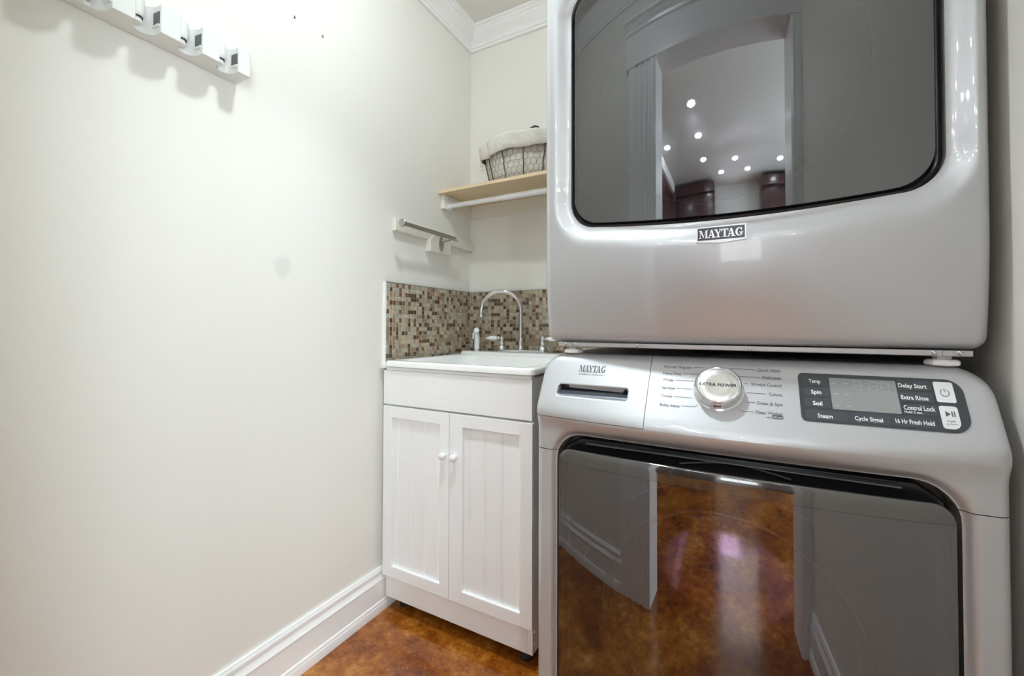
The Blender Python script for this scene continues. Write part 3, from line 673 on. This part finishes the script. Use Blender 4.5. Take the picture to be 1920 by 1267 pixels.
# ------------------------------------------------------------------ tiled backsplash (mosaic of small glass and stone tiles)
TZ0, TZ1 = .800, 1.1835
P = .01655
def backsplash(name, label, L, place, n_rows, edge=None):
    t = thing(name, label, 'backsplash', place(L/2, 0, TZ0))
    def bx(a, b, d0, d1, z0, z1, m):
        p = [place(a, d0, z0), place(b, d0, z0), place(b, d1, z0), place(a, d1, z0), place(a, d0, z1), place(b, d0, z1), place(b, d1, z1), place(a, d1, z1)]
        m.add(p, [(0, 1, 2, 3), (4, 5, 6, 7), (0, 1, 5, 4), (1, 2, 6, 5), (2, 3, 7, 6), (3, 0, 4, 7)])
    g = MB(); bx(0, L, .0002, .0055, TZ0, TZ1, g); g.build('grout_bed', 'grout', t)
    k = MB(); n = int(L/P); off = (L-n*P)/2
    rows = int((TZ1-TZ0)/P)
    for i in range(n):
        for j in range(rows):
            a, z = off+i*P, TZ1-.0008-(j+1)*P
            e = .0009; d = .0066+random.uniform(0, .0008)
            x0_, x1_, z0_, z1_ = a+e, a+P-e, z+e, z+P-e; c = .0009
            q = [place(x0_, .004, z0_), place(x1_, .004, z0_), place(x1_, .004, z1_), place(x0_, .004, z1_),
                 place(x0_, d-c, z0_), place(x1_, d-c, z0_), place(x1_, d-c, z1_), place(x0_, d-c, z1_),
                 place(x0_+c, d, z0_+c), place(x1_-c, d, z0_+c), place(x1_-c, d, z1_-c), place(x0_+c, d, z1_-c)]
            k.add(q, [(0, 1, 5, 4), (1, 2, 6, 5), (2, 3, 7, 6), (3, 0, 4, 7), (4, 5, 9, 8), (5, 6, 10, 9), (6, 7, 11, 10), (7, 4, 8, 11), (8, 9, 10, 11)])
    o = k.build('mosaic_tiles', 'tile', t); o['kind'] = 'stuff'
    if edge:
        e = MB(); bx(edge[0], edge[1], 0, .009, .878, TZ1+.0015, e); e.build('edge_strip', 'trim', t)
    c = MB(); bx(0, L, 0, .0075, TZ1, TZ1+.002, c); c.build('top_strip', 'steel', t)
    return t
LY0 = 1.147
backsplash('mosaic_backsplash', 'brown mosaic tile backsplash on the left wall beside the sink', YB-.0085-LY0, lambda a, d, z: (WX+d, LY0+a, z), 18, (-.006, 0))
backsplash('mosaic_backsplash', 'brown mosaic tile backsplash on the back wall behind the faucet', .76, lambda a, d, z: (WX+a, YB-d, z), 18)

# ------------------------------------------------------------------ sink cabinet
DYF = 1.125
cb = thing('sink_cabinet', 'white sink cabinet with two beadboard doors and round knobs, beside the washer', 'cabinet', (-.84, 1.4, 0))
CX0, CX1 = -1.1345, -.547
m = MB(); m.box(CX0, CX0+.018, 1.143, 1.66, .047, .866).box(CX1-.018, CX1, 1.143, 1.66, .047, .866).box(CX0+.018, CX1-.018, 1.642, 1.66, .047, .866).box(CX0+.018, CX1-.018, 1.16, 1.642, .128, .146).box(CX0+.018, CX1-.018, 1.143, 1.161, .735, .745)
m.build('carcass', 'cab', cb, bevel=.0012)
box('plinth', 'cab', CX0+.018, CX1-.018, 1.143, 1.161, .047, .13, cb, bevel=.0012)
for z in (.075, .110): MB().lathe([(.005, 0), (.005, .001), (.003, .002)], (CX1, 1.157, z), (1, 0, 0), 12).build('screw_cap', 'plastic_white', cb)
box('false_drawer_front', 'cab', -1.1355, -.5420, DYF, DYF+.018, .7415, .8620, cb, bevel=.002)
m = MB(); m.box(-1.128, -.545, 1.129, 1.147, .8622, .8745); m.build('top_rail', 'cab', cb, bevel=.002)
def door(x0, x1, px0, px1, cuts, kx):
    d = bpy.data.objects.new('door', None); COL.objects.link(d); setparent(d, cb)
    z0, z1, pz0, pz1 = .1325, .7352, .1710, .6950
    f = MB(); f.box(x0, px0, DYF, DYF+.018, z0, z1).build('stile', 'cab', d, bevel=.0012)
    MB().box(px1, x1, DYF, DYF+.018, z0, z1).build('stile', 'cab', d, bevel=.0012)
    MB().box(px0, px1, DYF, DYF+.018, z0, pz0).build('rail', 'cab', d, bevel=.0008)
    MB().box(px0, px1, DYF, DYF+.018, pz1, z1).build('rail', 'cab', d, bevel=.0008)
    xs = [px0]+[c for c in cuts]+[px1]
    yb = DYF+.0100
    for a, b in zip(xs[:-1], xs[1:]):
        pr = [(a+.0004, yb+.006), (a+.0004, yb+.0014), (a+.0010, yb), (b-.0068, yb), (b-.0060, yb+.0014), (b-.0052, yb+.0014), (b-.0044, yb+.0003), (b-.003, yb), (b-.0014, yb+.0004), (b-.0004, yb+.0014), (b-.0004, yb+.006)]
        MB().prism(pr, 'Z', pz0-.004, pz1+.004).build('board', 'cab', d)
    MB().lathe([(.006, 0), (.0062, .004), (.0055, .008), (.008, .0105), (.0118, .0130), (.0128, .0170), (.0112, .0208), (.0065, .0228), (.0005, .0234)], (kx, DYF, .5965), (0, -1, 0), 28).build('knob', 'plastic_white', d, smooth=True, angle=80)
    return d
door(-1.1360, -.8438, -1.0945, -.8800, [-1.0710, -1.0100, -.9490, -.8900], -.8600)
door(-.8412, -.5405, -.7905, -.5820, [-.7640, -.7060, -.6450, -.5860], -.8170)
for x, y in ((-1.092, 1.198), (-.588, 1.188), (-1.08, 1.60), (-.60, 1.60)):
    MB().lathe([(.019, 0), (.021, .004), (.021, .010), (.015, .016), (.013, .030), (.018, .034), (.018, .046)], (x, y, 0), (0, 0, 1), 12).build('leg', 'black_matte', cb)

# ------------------------------------------------------------------ utility sink
sk = thing('utility_sink', 'white drop-in utility sink on the cabinet below the faucet', 'sink', (-.83, 1.4, .875))
SX0_, SX1_, SY0, SY1 = -1.1285, -.5360, 1.117, 1.694
bx0_, bx1_, by0, by1 = SX0_+.050, SX1_-.050, SY0+.040, 1.565
ol = loop(SX0_, SX1_, SY0, SY1, .020, .020, 6, 14, 12); il = loop(bx0_, bx1_, by0, by1, .055, .055, 6, 14, 12); fl = loop(bx0_+.05, bx1_-.05, by0+.05, by1-.05, .05, .05, 6, 14, 12)
def so(d): return loop(SX0_+d, SX1_-d, SY0+d, SY1-d, .020-d*.5, .020-d*.5, 6, 14, 12)
def si(d): return loop(bx0_+d, bx1_-d, by0+d, by1-d, .055, .055, 6, 14, 12)
ZT = .8965
rows = [[(x, y, .8765) for x, y in ol], [(x, y, ZT-.006) for x, y in ol], [(x, y, ZT-.0015) for x, y in so(.002)], [(x, y, ZT) for x, y in so(.006)],
        [(x, y, ZT-.0005) for x, y in si(-.010)], [(x, y, ZT-.006) for x, y in si(-.002)], [(x, y, ZT-.016) for x, y in il], [(x, y, .70) for x, y in si(.03)], [(x, y, .66) for x, y in fl]]
m = MB(); N = len(ol)
m.add([p for r in rows for p in r], [(i*N+k, i*N+(k+1) % N, (i+1)*N+(k+1) % N, (i+1)*N+k) for i in range(len(rows)-1) for k in range(N)]+[tuple(range((len(rows)-1)*N, len(rows)*N))])
m.build('basin', 'sink', sk, smooth=True, angle=50)
DK = .9085
MB().prism([(1.572, .895), (1.585, DK-.001), (1.590, DK), (1.686, DK), (1.692, DK-.004), (1.692, .895)], 'X', SX0_+.010, SX1_-.006).build('faucet_deck', 'sink', sk, smooth=True, bevel=.002)
MB().lathe([(.03, 0), (.03, .002), (.02, .003), (.018, .001)], (-.83, 1.36, .6605), (0, 0, 1), 20).build('drain', 'chrome', sk, smooth=True)
MB().prism([(-1.1485, 1.120), (-1.129, 1.120), (-1.129, 1.150), (-1.1485, 1.146)], 'Z', .868, .889).build('side_tab', 'sink', sk, bevel=.003)

# ------------------------------------------------------------------ faucet
fc = thing('faucet', 'chrome gooseneck faucet with two white porcelain lever handles', 'faucet', (-.833, 1.632, DK))
FYC = 1.632
m = MB(); pl = rrect(-.957, -.712, FYC-.024, FYC+.024, .022, 8); m.prism(pl, 'Z', DK, DK+.012); m.build('base_plate', 'chrome', fc, bevel=.004, seg=3)
bxp = Vector((-.840, FYC, 0)); d_ = Vector((-.163, -.065, 0)); reach = d_.length; R_ = reach/2; ctr = bxp+d_/2; dn = d_.normalized(); zc = 1.0855
path = [(bxp.x, bxp.y, DK+.010), (bxp.x, bxp.y, 1.0), (bxp.x, bxp.y, 1.05)]
for k in range(25):
    a = math.pi*k/24; p = ctr - dn*R_*math.cos(a); path.append((p.x, p.y, zc+R_*math.sin(a)))
e = bxp+d_; path += [(e.x, e.y, zc-.004)]
MB().tube(path, .0090, 16).build('spout', 'chrome', fc, smooth=True)
MB().lathe([(.0095, 0), (.0112, -.002), (.0112, -.006), (.0105, -.008), (.0112, -.010), (.0112, -.020), (.0085, -.0215)], (e.x, e.y, zc-.003), (0, 0, 1), 18).build('aerator', 'chrome', fc, smooth=True)
MB().lathe([(.017, 0), (.0165, .006), (.0135, .014), (.0125, .024), (.0118, .042), (.0092, .052)], (bxp.x, bxp.y, DK+.010), (0, 0, 1), 20).build('spout_collar', 'chrome', fc, smooth=True)
for x, s_ in ((-.935, -1), (-.737, 1)):
    h = MB().lathe([(.0225, 0), (.0225, .004), (.020, .010), (.0155, .017), (.012, .021), (.0115, .026), (.013, .029), (.0105, .034), (.009, .042), (.0105, .046), (.0115, .052), (.009, .057), (.005, .059), (.0045, .062), (.0006, .064)], (x, FYC, DK+.011), (0, 0, 1), 24).build('handle', 'chrome', fc, smooth=True)
    zl = DK+.011+.050; yl = -.010
    MB().lathe([(.005, .006), (.0062, .014), (.0078, .018), (.0060, .022), (.0055, .024)], (x, FYC, zl), (s_, yl/.07*1, -.02), 14).build('lever_socket', 'chrome', h, smooth=True)
    MB().lathe([(.0055, .023), (.0078, .029), (.0090, .040), (.0088, .052), (.0075, .062), (.0055, .066), (.0046, .069), (.0052, .073), (.0034, .077), (.0004, .078)], (x, FYC, zl), (s_, yl/.07*1, -.02), 18).build('lever', 'porcelain', h, smooth=True, angle=60)

sp = thing('side_sprayer', 'white pull-out side sprayer standing left of the faucet', 'sprayer', (-1.068, 1.632, DK))
sx = -1.068
MB().lathe([(.0215, 0), (.021, .004), (.016, .007), (.013, .009)], (sx, FYC, DK), (0, 0, 1), 20).build('escutcheon', 'chrome', sp, smooth=True)
MB().tube([(sx, FYC, DK+.006), (sx, FYC, DK+.03), (sx+.001, FYC, DK+.060), (sx, FYC-.002, DK+.075), (sx+.002, FYC-.006, DK+.086), (sx+.010, FYC-.016, DK+.094)], [.0125, .0120, .0125, .0125, .0120, .0100], 16).build('body', 'plastic_white', sp, smooth=True)
MB().lathe([(.0095, 0), (.0125, .006), (.0128, .016), (.0115, .019), (.0085, .0195), (.0080, .017)], (sx+.004, FYC-.010, DK+.090), (.55, -.78, .28), 18).build('spray_head', 'plastic_white', sp, smooth=True)
MB().tube([(sx-.010, FYC-.002, DK+.090), (sx-.016, FYC-.006, DK+.080), (sx-.0155, FYC-.008, DK+.055)], [.003, .004, .0035], 8).build('trigger', 'plastic_white', sp, smooth=True)

# ------------------------------------------------------------------ shelf, rod, basket
SE = -.392
sh = thing('wall_shelf', 'maple wall shelf with painted cleats in the back corner', 'shelf', (-.8, 1.58, 1.536))
box('shelf_board', 'maple', WX+.0005, SE, 1.4535, YB-.0005, 1.5970, 1.6105, sh, bevel=.0012)
box('cleat', 'board_paint', WX+.0003, WX+.0203, 1.476, YB-.0205, 1.5360, 1.5968, sh, bevel=.0015)
box('cleat', 'board_paint', WX+.0003, SE, YB-.0200, YB-.0003, 1.5360, 1.5968, sh, bevel=.0015)
RY, RZ = 1.508, 1.5520
rd = thing('closet_rod', 'white tension rod hanging below the maple shelf', 'rod', (-.8, RY, RZ))
fl_ = MB().prism([(RY-.022, RZ-.016), (RY-.012, RZ-.020), (RY+.012, RZ-.020), (RY+.020, RZ-.010), (RY+.020, RZ+.012), (RY+.034, RZ+.034), (RY+.030, RZ+.042), (RY-.016, RZ+.042), (RY-.022, RZ+.03)], 'X', WX+.0205, WX+.0235).build('flange', 'plastic_white', rd, bevel=.001)
for a in (-.004, .017): screw(WX+.0235, RY+a, RZ+.031, .0032, 'screw', fl_, (1, 0, 0))
MB().lathe([(.0150, 0), (.0150, .010), (.0135, .012)], (WX+.0232, RY, RZ), (1, 0, 0), 20).build('cup', 'plastic_white', rd, smooth=True)
MB().tube([(WX+.026, RY, RZ), (-.86, RY, RZ)], .0105, 20).build('inner_tube', 'plastic_white', rd, smooth=True)
MB().tube([(-.865, RY, RZ), (SE, RY, RZ)], .0128, 20).build('outer_tube', 'plastic_white', rd, smooth=True)

bk = thing('wire_basket', 'oval chicken-wire basket with a folded linen liner on the shelf', 'basket', (-.795, 1.585, 1.611))
BX, BY, BZ0, BZ1 = -.800, 1.578, 1.6115, 1.776
def bsurf(a, t, g=0):                       # a angle, t 0 bottom .. 1 rim
    rx, ry = .152+.042*t+g, .084+.030*t+g
    return Vector((BX+rx*math.cos(a), BY+ry*math.sin(a), BZ0+(BZ1-BZ0)*t))
m = MB()
for t, r in ((.0, .0022), (1., .0026)): m.tube([bsurf(2*math.pi*k/64, t) for k in range(64)], r, 6, closed=True)
m.build('hoops', 'wire', bk, smooth=True)
for k in range(12):
    a = math.radians(15+30*k); MB().tube([bsurf(a, 0, .001), bsurf(a, .5, .001), bsurf(a, 1, .001)], .0016, 6).build('rib', 'wire', bk, smooth=True)
# hexagonal netting
m = MB(); nh = 42; rowh = .155; ci = 2*math.pi/nh
def hexpt(u, v): return bsurf(u*ci, min(1, max(0, v)), .0006)
nr = 7
for j in range(nr):
    v0 = j/nr; st = 1.0/nr
    for i in range(nh):
        u = i+(.5 if j % 2 else 0)
        pts = [(u-.5, v0+st*.20), (u-.5+.12, v0+st*.02) if False else (u, v0-st*.12), (u+.5, v0+st*.20)]
        m.tube([hexpt(u-.5, v0+st*.28), hexpt(u, v0)], .0006, 4, cap=False)
        m.tube([hexpt(u, v0), hexpt(u+.5, v0+st*.28)], .0006, 4, cap=False)
        m.tube([hexpt(u+.5, v0+st*.28), hexpt(u+.5, v0+st)], .0006, 4, cap=False)
o = m.build('wire_netting', 'wire', bk); o['kind'] = 'stuff'
# liner: inside wall and the cuff folded over the rim
m = MB(); na = 96; prof = [(0.02, -.006), (.3, -.005), (.7, -.005), (.98, -.004), (1.06, -.003), (1.095, .003), (1.09, .009), (1.03, .0125), (.95, .0135), (.85, .0140), (.72, .0150), (.715, .0125)]
v = []
rn = random.Random(3); ph = [rn.uniform(0, 6.28) for _ in range(6)]
for a_i in range(na):
    a = 2*math.pi*a_i/na
    wv = .0030*math.sin(7*a+ph[0])+.0024*math.sin(13*a+ph[1])+.0016*math.sin(23*a+ph[5])
    hem = .030*math.sin(2*a+ph[2])+.020*math.sin(5*a+ph[3])
    for j, (t, g) in enumerate(prof):
        tt = t+(hem if j >= 9 else 0)+(.012*math.sin(5*a+ph[4]) if 4 <= j <= 6 else 0)
        k = g+(wv*(j/7) if j >= 6 else wv*.4)
        v.append(bsurf(a, tt, k))
n = len(prof); m.add(v, [(i*n+j, ((i+1) % na)*n+j, ((i+1) % na)*n+j+1, i*n+j+1) for i in range(na) for j in range(n-1)]+[tuple(i*n for i in range(na))])
m.build('liner', 'linen', bk, smooth=True, angle=80)
q = bsurf(math.radians(203), .62, .012)
m = MB(); 
for s_ in (-1, 1):
    m.tube([q, q+Vector((-.006, -.002, s_*.010+.004)), q+Vector((-.014, -.004, s_*.008+.003)), q+Vector((-.012, -.004, 0)), q], [.0016]*5, 6)
    m.tube([q, q+Vector((-.002, -.003, -.014)), q+Vector((s_*.004-.001, -.004, -.026))], [.0016, .0016, .002], 6)
m.build('ribbon_tie', 'linen', bk, smooth=True)
# dark things in the basket
sg = thing('tortoise_comb', 'dark tortoise-coloured rounded object poking out of the basket liner', 'basket contents', (-.71, 1.53, 1.70))
m = MB(); m.tube([(-.750, 1.525, 1.785), (-.748, 1.525, 1.808), (-.738, 1.525, 1.8185), (-.725, 1.525, 1.8205), (-.712, 1.525, 1.815), (-.704, 1.525, 1.803), (-.701, 1.525, 1.785)], [.004, .006, .0080, .0090, .0085, .006, .004], 10); m.build('rounded_top', 'lid', sg, smooth=True)
MB().tube([(-.750, 1.525, 1.785), (-.7255, 1.53, 1.665), (-.701, 1.525, 1.785)], [.004, .006, .004], 8).build('shank', 'lid', sg, smooth=True)
st = MB().tube([(-.765, 1.53, 1.665), (-.772, 1.525, 1.74), (-.786, 1.525, 1.803), (-.774, 1.525, 1.818)], [.003, .003, .0028, .0014], 8).build('dark_stick', 'lid', None, smooth=True)
tag(st, 'thin dark stick tip showing above the basket liner', 'stick')

# ------------------------------------------------------------------ drying-rail holder on the left wall
tb = thing('towel_holder', 'satin metal arm on a cream painted wooden batten, left wall above the tiles', 'towel holder', (WX, 1.44, 1.33))
box('batten', 'board_paint', WX+.0003, WX+.0203, 1.182, 1.697, 1.3810, 1.4270, tb, bevel=.002)
m = MB().prism([(1.372, 1.3310), (1.512, 1.3310), (1.512, 1.3905), (1.462, 1.4100), (1.405, 1.4100), (1.372, 1.381)], 'X', WX+.0003, WX+.0303).build('block', 'board_paint', tb, bevel=.002)
XB = WX+.076
MB().tube([(XB, 1.160, 1.3965), (XB, 1.25, 1.3965), (XB, 1.40, 1.3965), (XB, 1.470, 1.3965)], .0085, 20).build('arm', 'nickel', tb, smooth=True)
MB().lathe([(.0135, 0), (.0150, .002), (.0150, .007), (.0128, .009), (.0100, .011)], (XB, 1.153, 1.3965), (0, 1, 0), 28).build('end_cap', 'nickel', tb, smooth=True)
m = MB(); sgm = 20; v = []
for k in range(sgm):
    a = 2*math.pi*k/sgm; v.append((XB+.0092*math.cos(a), 1.468, 1.3965+.0092*math.sin(a)))
for k in range(sgm):
    a = 2*math.pi*k/sgm; v.append((XB+.0092*math.cos(a), 1.494+.020*math.cos(a+2.6), 1.3965+.0092*math.sin(a)))
m.add(v, [(k, (k+1) % sgm, sgm+(k+1) % sgm, sgm+k) for k in range(sgm)]+[tuple(range(sgm))[::-1], tuple(range(sgm, 2*sgm))]); m.build('slanted_tip', 'nickel', tb, smooth=True)
lf = [(1.4410+.0165*math.sin(t)*(1-.35*max(0, -math.cos(t))), 1.372+.032*-math.cos(t)) for t in [2*math.pi*k/24 for k in range(24)]]
br = MB().prism(lf, 'X', WX+.0303, WX+.0335).build('mounting_leaf', 'nickel', tb, bevel=.001)
screw(WX+.0335, 1.441, 1.358, .0028, 'screw', br, (1, 0, 0))
MB().tube([(WX+.032, 1.441, 1.385), (WX+.048, 1.443, 1.3830), (WX+.064, 1.448, 1.3855), (XB, 1.452, 1.391)], [.006, .0045, .004, .005], 10).build('stem', 'nickel', tb, smooth=True)

# ------------------------------------------------------------------ broom holder rail on the left wall
bh = thing('broom_holder', 'white broom and mop holder rail with scalloped grips on the left wall', 'broom holder', (WX, .4, 1.65))
XF, XD = WX+.064, WX+.027
NC = [.5675-.0800*k for k in range(6)]
pts = [(WX+.0005, .6186), (XF-.002, .6186), (XF, .6166)]
for c in NC:
    h = .0212
    pts += [(XF, c+h+.0006), (XF-.0015, c+h)]
    for k in range(0, 13):
        a = math.pi*k/12; pts.append((XF-.012-.0255*math.sin(a) if True else 0, c+h*math.cos(a)))
    pts += [(XF-.0015, c-h), (XF, c-h-.0006)]
yend = NC[-1]-.045
pts += [(XF, yend), (WX+.0005, yend)]
MB().prism(pts, 'Z', 1.6505, 1.7130).build('rail', 'rack', bh, bevel=.0016, seg=3)
for c in NC:
    MB().prism([(XF-.0250, c+.0222), (XF-.0045, c+.0222), (XF-.0045, c+.0196), (XF-.0250, c+.0172)], 'Z', 1.668, 1.697).build('grip_pad', 'clamp_pad', bh)
    MB().prism([(XF-.0260, c+.0222), (XF-.0035, c+.0222), (XF-.0010, c+.0170), (XF-.0260, c+.0150)], 'Z', 1.6635, 1.6685).build('pad_lip', 'rack', bh, bevel=.0005)
    MB().lathe([(.0105, 0), (.0125, .003), (.0130, .010), (.0130, .036), (.0118, .041), (.008, .043)], (XF-.0130, c-.0155, 1.6655), (0, 0, 1), 24).build('roller', 'rack', bh, smooth=True)
    MB().lathe([(.0118, 0), (.0122, .0022)], (XF-.0150, c-.0165, 1.6625), (0, 0, 1), 20).build('roller_pin', 'black', bh)
    MB().lathe([(.0100, 0), (.0112, .002), (.0112, .010)], (XF-.0160, c-.0170, 1.6528), (0, 0, 1), 20).build('roller_seat', 'rack', bh)
for c in (NC[1], NC[3]):
    MB().lathe([(.0042, 0), (.0042, .001), (.003, .0016)], (XF-.0365, c-.004, 1.664), (1, 0, 0), 12).build('screw', 'steel', bh)

# wall anchors left in the wall
for (y, z, lab) in ((.7774, 1.9333, 'small steel screw head in the left wall, nearer the broom holder'), (.8734, 1.9346, 'small steel screw head in the left wall, nearer the corner')):
    t = thing('wall_screw', lab, 'screw', (WX, y, z), 'leftover screws in the left wall')
    MB().lathe([(.0052, 0), (.0050, .0008), (.0040, .0016), (.0018, .0018)], (WX, y, z), (1, 0, 0), 18).build('head', 'steel', t, smooth=True)
    MB().box(WX+.0014, WX+.0020, y-.0016, y+.0016, z-.0016, z+.0016).build('drive_recess', 'black_matte', t)
